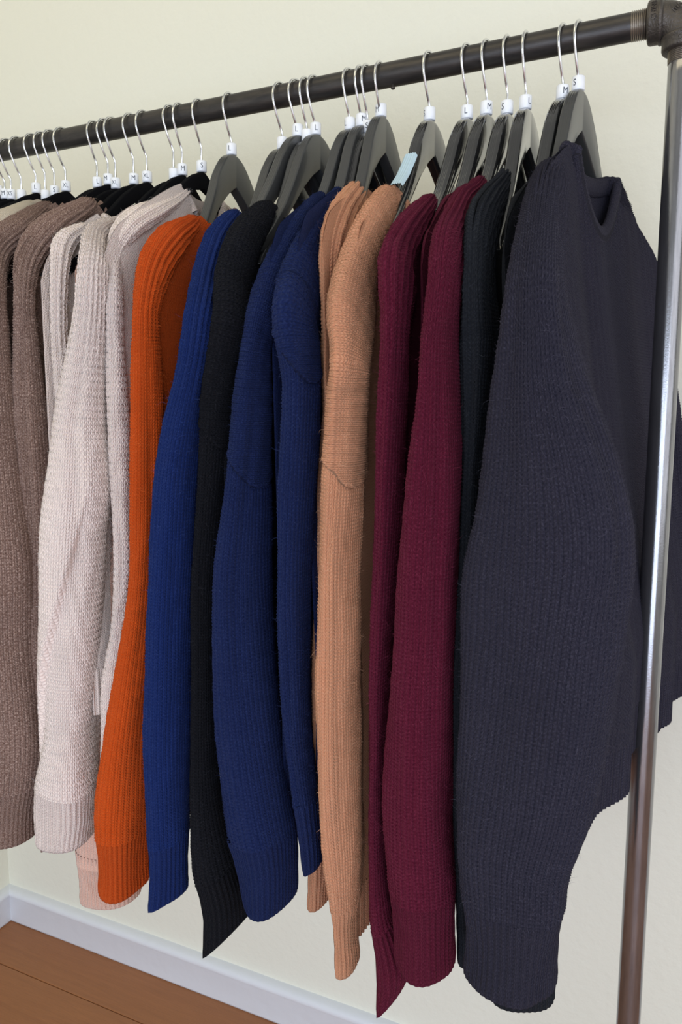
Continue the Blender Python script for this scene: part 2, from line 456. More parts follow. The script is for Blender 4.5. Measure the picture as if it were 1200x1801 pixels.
ORD = ['first', 'second', 'third', 'fourth', 'fifth', 'sixth', 'seventh', 'eighth', 'ninth', 'tenth', 'eleventh', 'twelfth', 'thirteenth', 'fourteenth', 'fifteenth', 'sixteenth']
HANG = [  # X, kind, yaw, marker below rail axis, letter, letter angle
 (-.982,'velvet',0,-.055,'XL',30),(-.968,'velvet',2,-.062,'M',22),(-.955,'velvet',0,-.064,'XS',24),(-.934,'velvet',0,-.067,'',0),
 (-.904,'velvet',-2,-.061,'L',34),(-.886,'velvet',2,-.073,'',0),(-.868,'velvet',0,-.069,'S',38),(-.846,'velvet',0,-.065,'XL',40),
 (-.787,'velvet',6,-.067,'L',44),(-.767,'velvet',-2,-.065,'M',6),(-.754,'velvet',0,-.072,'XL',26),(-.722,'velvet',0,-.070,'M',36),
 (-.699,'velvet',1,-.070,'XL',26),(-.654,'velvet',-4,-.072,'',0),(-.640,'velvet',4,-.068,'M',42),(-.609,'velvet',4,-.068,'S',38),
 (-.562,'matte',2,-.053,'L',12),(-.487,'matte',-3,-.056,'',0),(-.465,'matte',-6,-.044,'L',14),(-.452,'matte',0,-.052,'',0),
 (-.440,'matte',-4,-.046,'L',30),(-.394,'matte',-3,-.047,'L',-30),(-.379,'matte',0,-.045,'M',48),(-.371,'gloss',0,-.054,'S',14),
 (-.354,'matte',1,-.038,'M',-20),(-.294,'gloss',-4,-.051,'S',-44),(-.250,'gloss',-6,-.056,'L',4),(-.228,'gloss',-6,-.055,'M',44),
 (-.205,'gloss',-5,-.058,'S',-30),(-.185,'gloss',-3,-.056,'L',50),(-.146,'gloss',-9,-.052,'M',36),(-.130,'matte',-9,-.046,'S',-26)]
STEEP = {31: 1.48, 30: 1.5, 29: 1.5, 28: 1.25, 27: 1.35, 26: 1.28, 25: 1.32, 24: 1.5, 23: 1.5, 22: 1.45, 21: 1.38, 20: 1.36, 19: 1.45, 18: 1.25, 17: 1.45, 16: 1.55, 15: 1.0}
counts = {}
for i, (X, kind, yaw, ldz, letter, ang) in enumerate(HANG):
    counts[kind] = counts.get(kind, 0) + 1
    k = counts[kind]
    word = {'velvet': 'thin black flocked hanger', 'matte': 'dark grey wooden hanger', 'gloss': 'glossy black hanger'}[kind]
    lt = f' with white {letter} size marker' if letter else ' with blank size marker'
    if i == 31: lab = 'dark grey wooden hanger marked S in the front charcoal sweater, nearest the elbow'
    elif i == 25: lab = 'glossy black hanger with a pale blue ribbed pad, carrying the right camel sweater'
    else: lab = f'{word}{lt}, {ORD[k-1]} of its kind from the left'
    grp = {'velvet': 'black flocked hangers on the far rail', 'matte': 'grey wooden hangers on the rail', 'gloss': 'glossy black hangers near the elbow'}[kind]
    hh = hanger(X, kind, yaw, ldz, letter, ang, lab, grp, random.uniform(-1, 1), STEEP.get(i, 1.0))
    if i == 25:                                                           # ribbed grip pad over the near arm
        V = []; nr = 22; ys = np.linspace(-.112, -.062, 12)
        for y in ys:
            zu = np.interp(-y, UP[:, 0], UP[:, 1])
            for q in range(nr):
                a = q/(nr-1); x = -.0082 + .0164*a
                V.append((x + .015*(abs(y)/.152)**1.4, y, zu + .0026 - .004*abs(2*a-1)**6 + .0006*math.cos(a*2*PI*6)))
        obj('grip_pad', rot_z(V, (X, D, ZP + ldz - .007), math.radians(yaw)), grid_faces(len(ys), nr, wrap=False), M['pad'], hh)

# ------------------------------------------------------------------ sweaters
SLEEVES = {  # centre x, y, z, half width along the rail, half depth (metres)
 'front': [(-0.1291, 0.835, 1.4719, 0.005, 0.0089), (-0.1328, 0.8, 1.4466, 0.0089, 0.0191), (-0.1326, 0.745, 1.409, 0.0141, 0.0343), (-0.1256, 0.68, 1.3615, 0.0178, 0.04), (-0.1183, 0.63, 1.3102, 0.0215, 0.04), (-0.1144, 0.62, 1.2693, 0.0287, 0.04), (-0.1116, 0.62, 1.2292, 0.0385, 0.04), (-0.1043, 0.62, 1.1658, 0.0554, 0.04), (-0.1007, 0.62, 1.1104, 0.0643, 0.04), (-0.1042, 0.62, 1.0434, 0.0639, 0.04), (-0.1096, 0.62, 0.9737, 0.0607, 0.04), (-0.1152, 0.62, 0.8911, 0.055, 0.0393), (-0.1211, 0.62, 0.8424, 0.0486, 0.0368), (-0.1209, 0.62, 0.8049, 0.0452, 0.036), (-0.1204, 0.62, 0.756, 0.0412, 0.036), (-0.1209, 0.62, 0.7215, 0.0384, 0.036)],
 'charcoal_b': [(-0.1556, 0.79, 1.4424, 0.0039, 0.0075), (-0.1594, 0.77, 1.423, 0.0055, 0.0122), (-0.1615, 0.74, 1.3941, 0.006, 0.0231), (-0.156, 0.7, 1.3435, 0.0047, 0.0281), (-0.1523, 0.7, 1.2784, 0.0052, 0.0297), (-0.1558, 0.7, 1.1785, 0.0166, 0.046), (-0.15, 0.7, 1.0718, 0.02, 0.046), (-0.1423, 0.7, 0.9043, 0.0237, 0.0448), (-0.1318, 0.7, 0.7889, 0.032, 0.039), (-0.1281, 0.7, 0.6987, 0.0336, 0.036), (-0.127, 0.7, 0.646, 0.0322, 0.036)],
 'charcoal_a': [(-0.1891, 0.82, 1.4587, 0.0055, 0.0098), (-0.1893, 0.79, 1.4377, 0.0074, 0.0137), (-0.1876, 0.74, 1.4045, 0.0085, 0.0226), (-0.183, 0.7, 1.3655, 0.0084, 0.0395), (-0.1769, 0.68, 1.3272, 0.0081, 0.0421), (-0.1752, 0.68, 1.2807, 0.0128, 0.046), (-0.1749, 0.68, 1.2304, 0.0101, 0.046), (-0.1783, 0.68, 1.153, 0.0073, 0.035), (-0.178, 0.68, 1.0731, 0.0084, 0.0399), (-0.177, 0.68, 0.9629, 0.0096, 0.0452), (-0.1748, 0.68, 0.8483, 0.0122, 0.0397), (-0.1697, 0.68, 0.7299, 0.0132, 0.036), (-0.1676, 0.68, 0.6906, 0.0118, 0.036)],
 'burgundy_c': [(-0.2081, 0.79, 1.4482, 0.0053, 0.0079), (-0.2095, 0.77, 1.4329, 0.0075, 0.01), (-0.2099, 0.73, 1.4087, 0.0093, 0.0172), (-0.2028, 0.68, 1.3732, 0.009, 0.0254), (-0.1985, 0.65, 1.3462, 0.0098, 0.0342), (-0.1966, 0.635, 1.3156, 0.0088, 0.0332), (-0.1989, 0.635, 1.278, 0.0101, 0.0398), (-0.1987, 0.635, 1.23, 0.0123, 0.046), (-0.2009, 0.635, 1.1809, 0.0176, 0.046), (-0.2034, 0.635, 1.1307, 0.0208, 0.046), (-0.206, 0.635, 1.0793, 0.0227, 0.046), (-0.2073, 0.635, 1.0268, 0.0236, 0.046), (-0.2097, 0.635, 0.973, 0.0253, 0.0459), (-0.2113, 0.635, 0.918, 0.0276, 0.0432), (-0.2124, 0.635, 0.8618, 0.0292, 0.0404), (-0.2104, 0.635, 0.8051, 0.0305, 0.0375), (-0.2073, 0.635, 0.7477, 0.0304, 0.036), (-0.2051, 0.635, 0.6979, 0.028, 0.036)],
 'burgundy_b': [(-0.2346, 0.78, 1.436, 0.0032, 0.0049), (-0.236, 0.76, 1.4194, 0.0053, 0.0098), (-0.2376, 0.73, 1.3863, 0.0054, 0.013), (-0.2317, 0.7, 1.3594, 0.0056, 0.02), (-0.2328, 0.7, 1.3076, 0.0043, 0.0162), (-0.2306, 0.7, 1.2578, 0.0055, 0.0209), (-0.2315, 0.7, 1.1767, 0.0053, 0.0199), (-0.2326, 0.7, 1.0644, 0.0072, 0.0268), (-0.2284, 0.7, 0.8879, 0.0102, 0.0363), (-0.2131, 0.7, 0.704, 0.0106, 0.0359), (-0.2077, 0.7, 0.6473, 0.0103, 0.0344)],
 'burgundy_a': [(-0.2526, 0.765, 1.4306, 0.0049, 0.0057), (-0.2536, 0.745, 1.4168, 0.0078, 0.0096), (-0.2538, 0.705, 1.3891, 0.0105, 0.0163), (-0.2521, 0.675, 1.3617, 0.0098, 0.024), (-0.2471, 0.655, 1.3362, 0.0103, 0.0345), (-0.244, 0.645, 1.3002, 0.0083, 0.027), (-0.2452, 0.645, 1.2556, 0.0083, 0.0273), (-0.248, 0.645, 1.1792, 0.0087, 0.0283), (-0.2509, 0.645, 1.1002, 0.0083, 0.0272), (-0.2536, 0.645, 1.0459, 0.0076, 0.0248), (-0.2572, 0.645, 0.9622, 0.0065, 0.021), (-0.2583, 0.645, 0.9049, 0.0054, 0.017), (-0.2591, 0.645, 0.8464, 0.0047, 0.0146), (-0.2577, 0.645, 0.7871, 0.0058, 0.0165), (-0.2525, 0.645, 0.7278, 0.009, 0.0223), (-0.2431, 0.645, 0.6937, 0.0135, 0.0302), (-0.2386, 0.645, 0.6704, 0.0164, 0.036), (-0.2402, 0.645, 0.6436, 0.0134, 0.036)],
 'camel_b': [(-0.3002, 0.77, 1.4427, 0.0067, 0.0107), (-0.2993, 0.755, 1.4295, 0.0099, 0.0157), (-0.297, 0.715, 1.3942, 0.0128, 0.023), (-0.2957, 0.68, 1.3506, 0.0132, 0.0294), (-0.2927, 0.655, 1.3037, 0.0141, 0.0385), (-0.2862, 0.64, 1.2613, 0.0113, 0.0316), (-0.2882, 0.64, 1.2358, 0.0119, 0.0329), (-0.2912, 0.64, 1.1784, 0.0126, 0.0348), (-0.2944, 0.64, 1.1249, 0.0126, 0.0347), (-0.2971, 0.64, 1.0702, 0.0126, 0.0341), (-0.2965, 0.64, 1.0146, 0.0138, 0.0373), (-0.2974, 0.64, 0.9576, 0.0142, 0.038), (-0.2965, 0.64, 0.8996, 0.0142, 0.0374), (-0.2953, 0.64, 0.8406, 0.014, 0.0362), (-0.2921, 0.64, 0.7809, 0.0126, 0.0325), (-0.2908, 0.64, 0.7351, 0.0096, 0.0259), (-0.2914, 0.64, 0.7006, 0.0078, 0.0204), (-0.2888, 0.64, 0.6571, 0.0083, 0.0206)],
 'camel_a': [(-0.3555, 0.82, 1.4667, 0.0056, 0.008), (-0.3492, 0.79, 1.4472, 0.0101, 0.0149), (-0.3405, 0.74, 1.4102, 0.0119, 0.0223), (-0.3302, 0.7, 1.3683, 0.0099, 0.025), (-0.3256, 0.685, 1.3106, 0.0066, 0.0172), (-0.3266, 0.685, 1.2592, 0.0068, 0.0177), (-0.3276, 0.685, 1.2203, 0.0055, 0.0144), (-0.3313, 0.685, 1.1173, 0.0078, 0.0203), (-0.3358, 0.685, 0.9364, 0.0085, 0.0221), (-0.3405, 0.685, 0.7427, 0.0092, 0.0242), (-0.3435, 0.685, 0.6849, 0.0076, 0.0206)],
 'navy_b': [(-0.3758, 0.815, 1.4647, 0.0056, 0.0066), (-0.3725, 0.79, 1.4468, 0.0082, 0.0105), (-0.3654, 0.74, 1.4086, 0.0116, 0.0172), (-0.3566, 0.69, 1.3622, 0.0143, 0.0258), (-0.3505, 0.66, 1.323, 0.0157, 0.0346), (-0.3419, 0.64, 1.2993, 0.0141, 0.0361), (-0.3374, 0.64, 1.2573, 0.0129, 0.0308), (-0.3373, 0.64, 1.2309, 0.0125, 0.0295), (-0.3402, 0.64, 1.1772, 0.0126, 0.0299), (-0.3435, 0.64, 1.1221, 0.0122, 0.0289), (-0.3459, 0.64, 1.0659, 0.0116, 0.0272), (-0.3467, 0.64, 1.0084, 0.0116, 0.0268), (-0.346, 0.64, 0.95, 0.0106, 0.024), (-0.3429, 0.64, 0.8908, 0.0095, 0.0204), (-0.3356, 0.64, 0.8315, 0.0088, 0.0184), (-0.3307, 0.64, 0.7895, 0.008, 0.0171), (-0.328, 0.64, 0.754, 0.0065, 0.0144)],
 'navy_a': [(-0.3935, 0.8, 1.4582, 0.0048, 0.0049), (-0.3885, 0.77, 1.4391, 0.0084, 0.009), (-0.3818, 0.72, 1.4032, 0.0108, 0.0132), (-0.382, 0.68, 1.3598, 0.0117, 0.0172), (-0.3823, 0.655, 1.3188, 0.0122, 0.0207), (-0.3871, 0.645, 1.2858, 0.0093, 0.0182), (-0.3932, 0.645, 1.2313, 0.0125, 0.0255), (-0.3982, 0.645, 1.1755, 0.015, 0.0308), (-0.4032, 0.645, 1.1181, 0.0177, 0.0361), (-0.4078, 0.645, 1.0594, 0.0209, 0.0419), (-0.4083, 0.645, 0.9996, 0.0229, 0.0451), (-0.4078, 0.645, 0.9386, 0.0265, 0.0441), (-0.4045, 0.645, 0.877, 0.0302, 0.041), (-0.3986, 0.645, 0.8148, 0.0339, 0.0379), (-0.3871, 0.645, 0.7532, 0.0334, 0.036), (-0.3819, 0.645, 0.7023, 0.0251, 0.036)],
 'black': [(-0.4436, 0.768, 1.4463, 0.0073, 0.0063), (-0.4434, 0.75, 1.432, 0.0118, 0.0119), (-0.4349, 0.7, 1.3928, 0.0145, 0.0193), (-0.4304, 0.67, 1.3479, 0.0136, 0.0242), (-0.4222, 0.655, 1.31, 0.0143, 0.0261), (-0.4326, 0.655, 1.2714, 0.0127, 0.024), (-0.4408, 0.655, 1.2318, 0.0123, 0.0229), (-0.4482, 0.655, 1.1737, 0.0106, 0.0196), (-0.4555, 0.655, 1.114, 0.0094, 0.0175), (-0.462, 0.655, 1.0526, 0.0094, 0.0172), (-0.466, 0.655, 0.9899, 0.0087, 0.0156), (-0.4675, 0.655, 0.9259, 0.0086, 0.0152), (-0.469, 0.655, 0.8606, 0.0095, 0.0165), (-0.4675, 0.655, 0.7944, 0.0124, 0.0203), (-0.4583, 0.655, 0.7288, 0.0197, 0.0295), (-0.4445, 0.655, 0.6777, 0.022, 0.0337), (-0.4421, 0.655, 0.6368, 0.0222, 0.036)],
 'royal': [(-0.4615, 0.73, 1.4306, 0.0062, 0.0057), (-0.4616, 0.715, 1.4167, 0.0104, 0.0106), (-0.4606, 0.69, 1.3903, 0.0121, 0.016), (-0.4566, 0.665, 1.3489, 0.0117, 0.0185), (-0.4481, 0.64, 1.3097, 0.0116, 0.0189), (-0.4589, 0.64, 1.26, 0.0117, 0.0206), (-0.4744, 0.64, 1.203, 0.0152, 0.0265), (-0.4855, 0.64, 1.144, 0.0168, 0.0284), (-0.4939, 0.64, 1.0527, 0.0172, 0.0288), (-0.4996, 0.64, 0.9897, 0.0182, 0.0302), (-0.5039, 0.64, 0.9253, 0.0187, 0.0308), (-0.508, 0.64, 0.8593, 0.0191, 0.0308), (-0.509, 0.64, 0.7923, 0.0185, 0.0293), (-0.51, 0.64, 0.7238, 0.0181, 0.0292), (-0.5128, 0.64, 0.6701, 0.0181, 0.0299)],
 'taupe_c': [(-0.5055, 0.775, 1.4452, 0.0035, 0.0044), (-0.5038, 0.765, 1.434, 0.0038, 0.0054), (-0.5022, 0.755, 1.4155, 0.0039, 0.0066), (-0.5146, 0.75, 1.3207, 0.0035, 0.0062), (-0.5441, 0.75, 1.0931, 0.0037, 0.0066), (-0.5616, 0.75, 0.8037, 0.0063, 0.0109), (-0.5685, 0.75, 0.7016, 0.0058, 0.0102)],
 'orange': [(-0.56, 0.79, 1.4476, 0.007, 0.004), (-0.5527, 0.76, 1.4314, 0.0148, 0.0092), (-0.5382, 0.71, 1.4039, 0.0181, 0.0151), (-0.5321, 0.675, 1.3703, 0.0139, 0.0168), (-0.5246, 0.65, 1.3261, 0.0095, 0.014), (-0.5266, 0.65, 1.2796, 0.0104, 0.0159), (-0.5275, 0.65, 1.2323, 0.0116, 0.0178), (-0.5297, 0.65, 1.1719, 0.0125, 0.0192), (-0.532, 0.65, 1.1102, 0.0133, 0.0206), (-0.5374, 0.65, 1.0468, 0.0127, 0.02), (-0.5466, 0.65, 0.9813, 0.0142, 0.0229), (-0.5586, 0.65, 0.9134, 0.0174, 0.0283), (-0.5709, 0.65, 0.8432, 0.0208, 0.0334), (-0.5815, 0.65, 0.771, 0.0245, 0.036), (-0.5857, 0.65, 0.72, 0.0246, 0.0359), (-0.5884, 0.65, 0.6566, 0.0237, 0.034)],
 'ivory_c': [(-0.6129, 0.845, 1.5007, 0.0087, 0.0043), (-0.6098, 0.815, 1.482, 0.0144, 0.0056), (-0.6029, 0.75, 1.4483, 0.0243, 0.0101), (-0.5921, 0.7, 1.4178, 0.0149, 0.011), (-0.5897, 0.68, 1.3906, 0.0068, 0.0089), (-0.5798, 0.665, 1.3429, 0.0069, 0.0098), (-0.5807, 0.665, 1.2945, 0.0069, 0.0099), (-0.5806, 0.665, 1.2328, 0.0085, 0.0122), (-0.5805, 0.665, 1.1699, 0.0091, 0.013), (-0.5801, 0.665, 1.1057, 0.0084, 0.0121), (-0.5821, 0.665, 1.04, 0.0077, 0.0112), (-0.5892, 0.665, 0.9722, 0.008, 0.012), (-0.599, 0.665, 0.902, 0.0122, 0.0179), (-0.6026, 0.665, 0.8309, 0.0124, 0.018), (-0.6099, 0.665, 0.7573, 0.0126, 0.0183), (-0.6122, 0.665, 0.7126, 0.0106, 0.015)],
 'blush': [(-0.6028, 0.8, 1.479, 0.0068, 0.0042), (-0.6139, 0.78, 1.4575, 0.0093, 0.007), (-0.6087, 0.74, 1.4159, 0.0078, 0.0091), (-0.6049, 0.72, 1.3607, 0.0067, 0.0096), (-0.6133, 0.72, 1.2297, 0.008, 0.0117), (-0.6275, 0.72, 1.0253, 0.0128, 0.019), (-0.6548, 0.72, 0.7983, 0.0234, 0.0353), (-0.6774, 0.72, 0.6508, 0.0384, 0.036), (-0.6724, 0.72, 0.5786, 0.0406, 0.036)],
 'ivory_b': [(-0.6286, 0.73, 1.4408, 0.0101, 0.0032), (-0.6302, 0.715, 1.432, 0.0118, 0.0061), (-0.6163, 0.68, 1.4099, 0.0103, 0.0126), (-0.5935, 0.65, 1.3714, 0.0117, 0.0157), (-0.6002, 0.65, 1.3182, 0.0142, 0.0189), (-0.6098, 0.65, 1.2637, 0.0186, 0.0247), (-0.6205, 0.65, 1.2014, 0.025, 0.033), (-0.6252, 0.65, 1.1374, 0.0307, 0.0405), (-0.6326, 0.65, 1.0716, 0.0333, 0.044), (-0.6398, 0.65, 1.004, 0.0334, 0.0443), (-0.648, 0.65, 0.9344, 0.032, 0.0424), (-0.6561, 0.65, 0.8627, 0.0302, 0.04), (-0.6634, 0.65, 0.7965, 0.0293, 0.0388), (-0.6737, 0.65, 0.7353, 0.0369, 0.036), (-0.6753, 0.65, 0.6959, 0.0304, 0.036)],
 'ivory_a': [(-0.6674, 0.72, 1.4354, 0.0095, 0.0032), (-0.6659, 0.705, 1.427, 0.0114, 0.0057), (-0.6635, 0.68, 1.4067, 0.0105, 0.0101), (-0.657, 0.665, 1.3688, 0.0067, 0.0082), (-0.6616, 0.665, 1.3064, 0.006, 0.0076), (-0.6586, 0.665, 1.2462, 0.0086, 0.0108), (-0.6528, 0.665, 1.1681, 0.0128, 0.0163), (-0.6613, 0.665, 1.0329, 0.0131, 0.0168), (-0.6796, 0.665, 0.8163, 0.0107, 0.0138), (-0.6888, 0.665, 0.7089, 0.0094, 0.0121)],
 'taupe_b': [(-0.7339, 0.8, 1.49, 0.0109, 0.0049), (-0.7267, 0.77, 1.471, 0.0202, 0.0086), (-0.7211, 0.715, 1.4343, 0.0235, 0.0132), (-0.7173, 0.68, 1.3947, 0.0134, 0.0124), (-0.7071, 0.66, 1.35, 0.0088, 0.01), (-0.7079, 0.66, 1.2988, 0.0114, 0.0132), (-0.7083, 0.66, 1.2335, 0.0156, 0.0182), (-0.7074, 0.66, 1.167, 0.0191, 0.0222), (-0.7069, 0.66, 1.0991, 0.0192, 0.0224), (-0.7115, 0.66, 0.9585, 0.0173, 0.0201), (-0.7101, 0.66, 0.8125, 0.0162, 0.0185), (-0.7053, 0.66, 0.7229, 0.0155, 0.0176), (-0.7055, 0.66, 0.6767, 0.0147, 0.0172)],
 'taupe_a': [(-0.7974, 0.79, 1.4895, 0.0102, 0.0043), (-0.7875, 0.76, 1.4709, 0.0171, 0.0078), (-0.766, 0.7, 1.4321, 0.0251, 0.0131), (-0.756, 0.66, 1.3982, 0.0179, 0.016), (-0.7356, 0.635, 1.3485, 0.0154, 0.0167), (-0.7373, 0.635, 1.2979, 0.0187, 0.02), (-0.7388, 0.635, 1.2334, 0.0229, 0.0245), (-0.7394, 0.635, 1.1675, 0.0278, 0.0297), (-0.7385, 0.635, 1.1004, 0.0324, 0.0347), (-0.7386, 0.635, 1.0318, 0.0364, 0.0393), (-0.7426, 0.635, 0.9613, 0.0378, 0.0414), (-0.7532, 0.635, 0.8146, 0.0458, 0.036), (-0.7656, 0.635, 0.6891, 0.0391, 0.036)],
 'cream': [(-0.8613, 0.82, 1.5072, 0.0093, 0.004), (-0.8299, 0.77, 1.4819, 0.0203, 0.0079), (-0.8052, 0.71, 1.448, 0.0252, 0.0124), (-0.8005, 0.67, 1.4063, 0.0172, 0.0144), (-0.7977, 0.64, 1.3005, 0.0218, 0.0213), (-0.8152, 0.64, 1.0954, 0.0275, 0.0274), (-0.8472, 0.64, 0.7946, 0.0238, 0.0237), (-0.8555, 0.64, 0.6819, 0.0226, 0.0222)],
 'front_far': [(-0.0972, 0.95, 1.4706, 0.0032, 0.0146), (-0.0955, 0.97, 1.4628, 0.0059, 0.0194), (-0.0895, 1.03, 1.4362, 0.0101, 0.0304), (-0.0783, 1.07, 1.3941, 0.0164, 0.0393), (-0.0741, 1.085, 1.3385, 0.0248, 0.046), (-0.0551, 1.085, 1.25, 0.0329, 0.046), (-0.0408, 1.085, 1.1607, 0.0324, 0.046), (-0.0299, 1.085, 1.047, 0.0343, 0.046), (-0.0308, 1.085, 0.9612, 0.0314, 0.0442), (-0.0371, 1.085, 0.8966, 0.0268, 0.041), (-0.0422, 1.085, 0.8391, 0.0187, 0.0381), (-0.0354, 1.085, 0.7826, 0.0175, 0.036)],
}


def sst(x):
    x = np.clip(x, 0, 1); return x*x*(3-2*x)

def fast_obj(name, V, UV, quads, mat, parent, tris=None):
    """numpy mesh builder for the knitted tubes"""
    me = bpy.data.meshes.new(name)
    nq = len(quads); nt = 0 if tris is None else len(tris)
    me.vertices.add(len(V)); me.vertices.foreach_set('co', np.ascontiguousarray(V, np.float32).ravel())
    idx = quads.ravel() if not nt else np.r_[quads.ravel(), tris.ravel()]
    me.loops.add(len(idx)); me.loops.foreach_set('vertex_index', idx.astype(np.int32))
    st = np.arange(nq)*4
    if nt: st = np.r_[st, nq*4 + np.arange(nt)*3]
    me.polygons.add(nq + nt); me.polygons.foreach_set('loop_start', st.astype(np.int32))
    ul = me.uv_layers.new(name='UVMap'); ul.data.foreach_set('uv', np.ascontiguousarray(UV[idx], np.float32).ravel())
    me.polygons.foreach_set('use_smooth', np.ones(nq + nt, bool))
    me.materials.append(mat); me.update(calc_edges=True); me.validate()
    o = bpy.data.objects.new(name, me); C.objects.link(o); o.parent = parent
    g = parent
    L = Vector((0, 0, 0))
    while g is not None: L += g.location; g = g.parent
    o.matrix_parent_inverse = Matrix.Translation(-L) if parent.parent is None else Matrix.Identity(4)
    return o

def quads_of(n, m):
    i = np.arange(n-1)[:, None]*m; j = np.arange(m-1)[None, :]
    a = i + j
    return np.stack([a, a+1, a+m+1, a+m], -1).reshape(-1, 4)

def columns(P, unit, per_unit, fine, flat=2.2):
    """angles round the tube: evenly spaced stitches on the side in view, sparse ones behind"""
    a, b = P[:, 3].mean(), P[:, 4].mean()
    X, Y = P[:, 0].mean(), P[:, 1].mean()
    tc = PI/2 - math.atan2(-X, Y)
    tt = np.linspace(tc - PI, tc + PI, 1441)
    e = 2/flat; c, s_ = np.cos(tt), np.sin(tt)
    pts = np.stack([a*np.sign(c)*np.abs(c)**e, b*np.sign(s_)*np.abs(s_)**e], -1)
    arc = np.r_[0, np.cumsum(np.linalg.norm(np.diff(pts, axis=0), axis=1))]
    nw = max(12, int(round(arc[-1]/unit))); w = arc[-1]/nw                # whole number of stitches
    lo = int(np.interp(tc - 1.55, tt, arc)/w); hi = int(np.interp(tc + 1.55, tt, arc)/w) + 1
    if fine:
        u = np.r_[np.arange(0, lo, 1.0), np.arange(lo*per_unit, hi*per_unit)/per_unit, np.arange(hi, nw + 1, 1.0)]
    else:
        u = np.linspace(0, nw, 49)
    return np.interp(u*w, arc, tt), u

def ring_tube(P, q, ts, us, seed, fold, flat, slant, L, marks=(), seam=None, stitch=None, rib=None, row=.003, pits=False):
    """garment tube: rows of P are centre xyz, half width a (along the rail), half depth b; the stitches are real relief"""
    n, m = len(P), len(ts)
    rnd = random.Random(seed)
    T = np.gradient(P[:, :3], axis=0); T /= np.linalg.norm(T, axis=1)[:, None]
    A = np.array([1., 0, 0])[None] - T[:, :1]*T; A /= np.linalg.norm(A, axis=1)[:, None]; B = np.cross(T, A)
    a, b = P[:, 3][:, None], P[:, 4][:, None]
    Q = q[:, None]; t = ts[None, :]
    c, s = np.cos(t), np.sin(t); e = 2/flat
    x = a*np.sign(c)*np.abs(c)**e; y = b*np.sign(s)*np.abs(s)**e
    fade = np.clip((Q - .06)/.12, 0, 1)
    M_ = np.zeros((n, m))
    for k in (2, 3, 4, 5): M_ += fold*fade*np.cos(k*t + rnd.uniform(0, 6.28) + rnd.uniform(-6, 6)*Q)/k
    for k in range(7):                                                   # soft unevenness
        M_ += .017*fade*np.sin(rnd.randint(1, 4)*t + rnd.uniform(-38, 38)*Q + rnd.uniform(0, 6.28))
    marks = list(marks)
    if len(marks) < 2:                                                   # a couple of long soft creases
        for k in range(2):
            t0 = rnd.uniform(20, 150); marks.append(('groove', t0, t0 + rnd.uniform(-25, 25), rnd.uniform(.12, .3), rnd.uniform(.5, .75), rnd.uniform(.08, .15), rnd.uniform(10, 18)))
    td = np.degrees(t); td = (td + 90) % 360 - 90
    for mk in marks:
        kind, t0, t1, q0, q1, dp, wd = mk
        g = (Q - q0)/(q1 - q0); tc = t0 + (t1-t0)*g + 3*np.sin(Q*23 + seed)
        win = sst(g*5)*sst((1-g)*5)
        if kind == 'groove': M_ -= dp*np.exp(-((td - tc)/wd)**2)*win
        else: M_ -= dp*sst((tc - td)/8 + .5)*sst((td - wd)/25)*win      # lapped fold
    Nx, Ny = x/np.maximum(a, 1e-4)**2, y/np.maximum(b, 1e-4)**2
    ln = np.sqrt(Nx*Nx + Ny*Ny) + 1e-9; Nx /= ln; Ny /= ln
    x = x*(1 + M_); y = y*(1 + M_)
    H = np.zeros((n, m))
    UU = np.broadcast_to(us[None, :], (n, m)); VV = np.broadcast_to(Q/row, (n, m))
    above = np.zeros((n, m), bool)
    if seam:
        qs = seam[0] + seam[1]*np.cos(t) + .002*np.sin(3*t)
        above = Q < qs
        H += .0009*np.exp(-((Q - qs + .0035)/.0028)**2) - .0012*np.exp(-((Q - qs - .0012)/.0016)**2)
    if stitch:
        sw = np.array([rnd.uniform(-.12, .12) for _ in range(64)])
        jit = .35*np.sin(UU*1.9 + seed)*np.sin(VV*.37) + .3*np.sin(UU*.23 + VV*.11)
        def relief(U, Vv):
            if pits:                                                      # open mesh: staggered dimples between loops
                uu = U + .5*np.floor(Vv) + .12*np.sin(Vv*1.7 + U*.8); du = uu - np.floor(uu) - .5; dv = Vv - np.floor(Vv) - .5
                return 1 - np.exp(-(du*du + dv*dv*.8)/.055)*1.5
            sd = np.abs(U - np.floor(U) - .5)                             # .5 at the column edge, 0 in its middle
            leg = 1 - .22*((sd - .25)*4)**2
            pulse = np.abs(np.cos(PI*(Vv - 1.3*sd)))**1.5
            return leg - .58*(sd*2)**2*pulse - .34*pulse
        H += stitch*relief(UU, VV + jit*.25)*np.where(above, 0, 1)
        if seam:
            U2 = np.broadcast_to(Q/.0040, (n, m))
            H += stitch*1.25*relief(U2, UU*1.2 + jit*.2)*np.where(above, 1, 0)
        else:                                                             # wales stand out where the shoulder stretches them
            H += stitch*.8*np.cos(PI*UU)*np.clip((.24 - Q)/.1, 0, 1)
        H *= 1 + .25*np.sin(UU*.9 + VV*.31)*np.sin(UU*.37 - VV*.53)
    if rib: H += rib*np.cos(2*PI*us)[None, :]*(.35 + .65*np.clip((L - Q)/.006, 0, 1)) + .0004*np.abs(np.sin(PI*Q/row))
    x = x + Nx*H; y = y + Ny*H
    p = P[:, None, :3] + x[..., None]*A[:, None] + y[..., None]*B[:, None]
    if slant:
        rr = np.clip((Q - (L - .13))/.13, 0, 1)**1.5
        p[..., 2] += slant*rr*x
    UV = np.where(above[..., None], np.stack([np.broadcast_to(Q/.0040, (n, m)), UU*1.2], -1), np.stack([UU, VV], -1))
    return p, UV

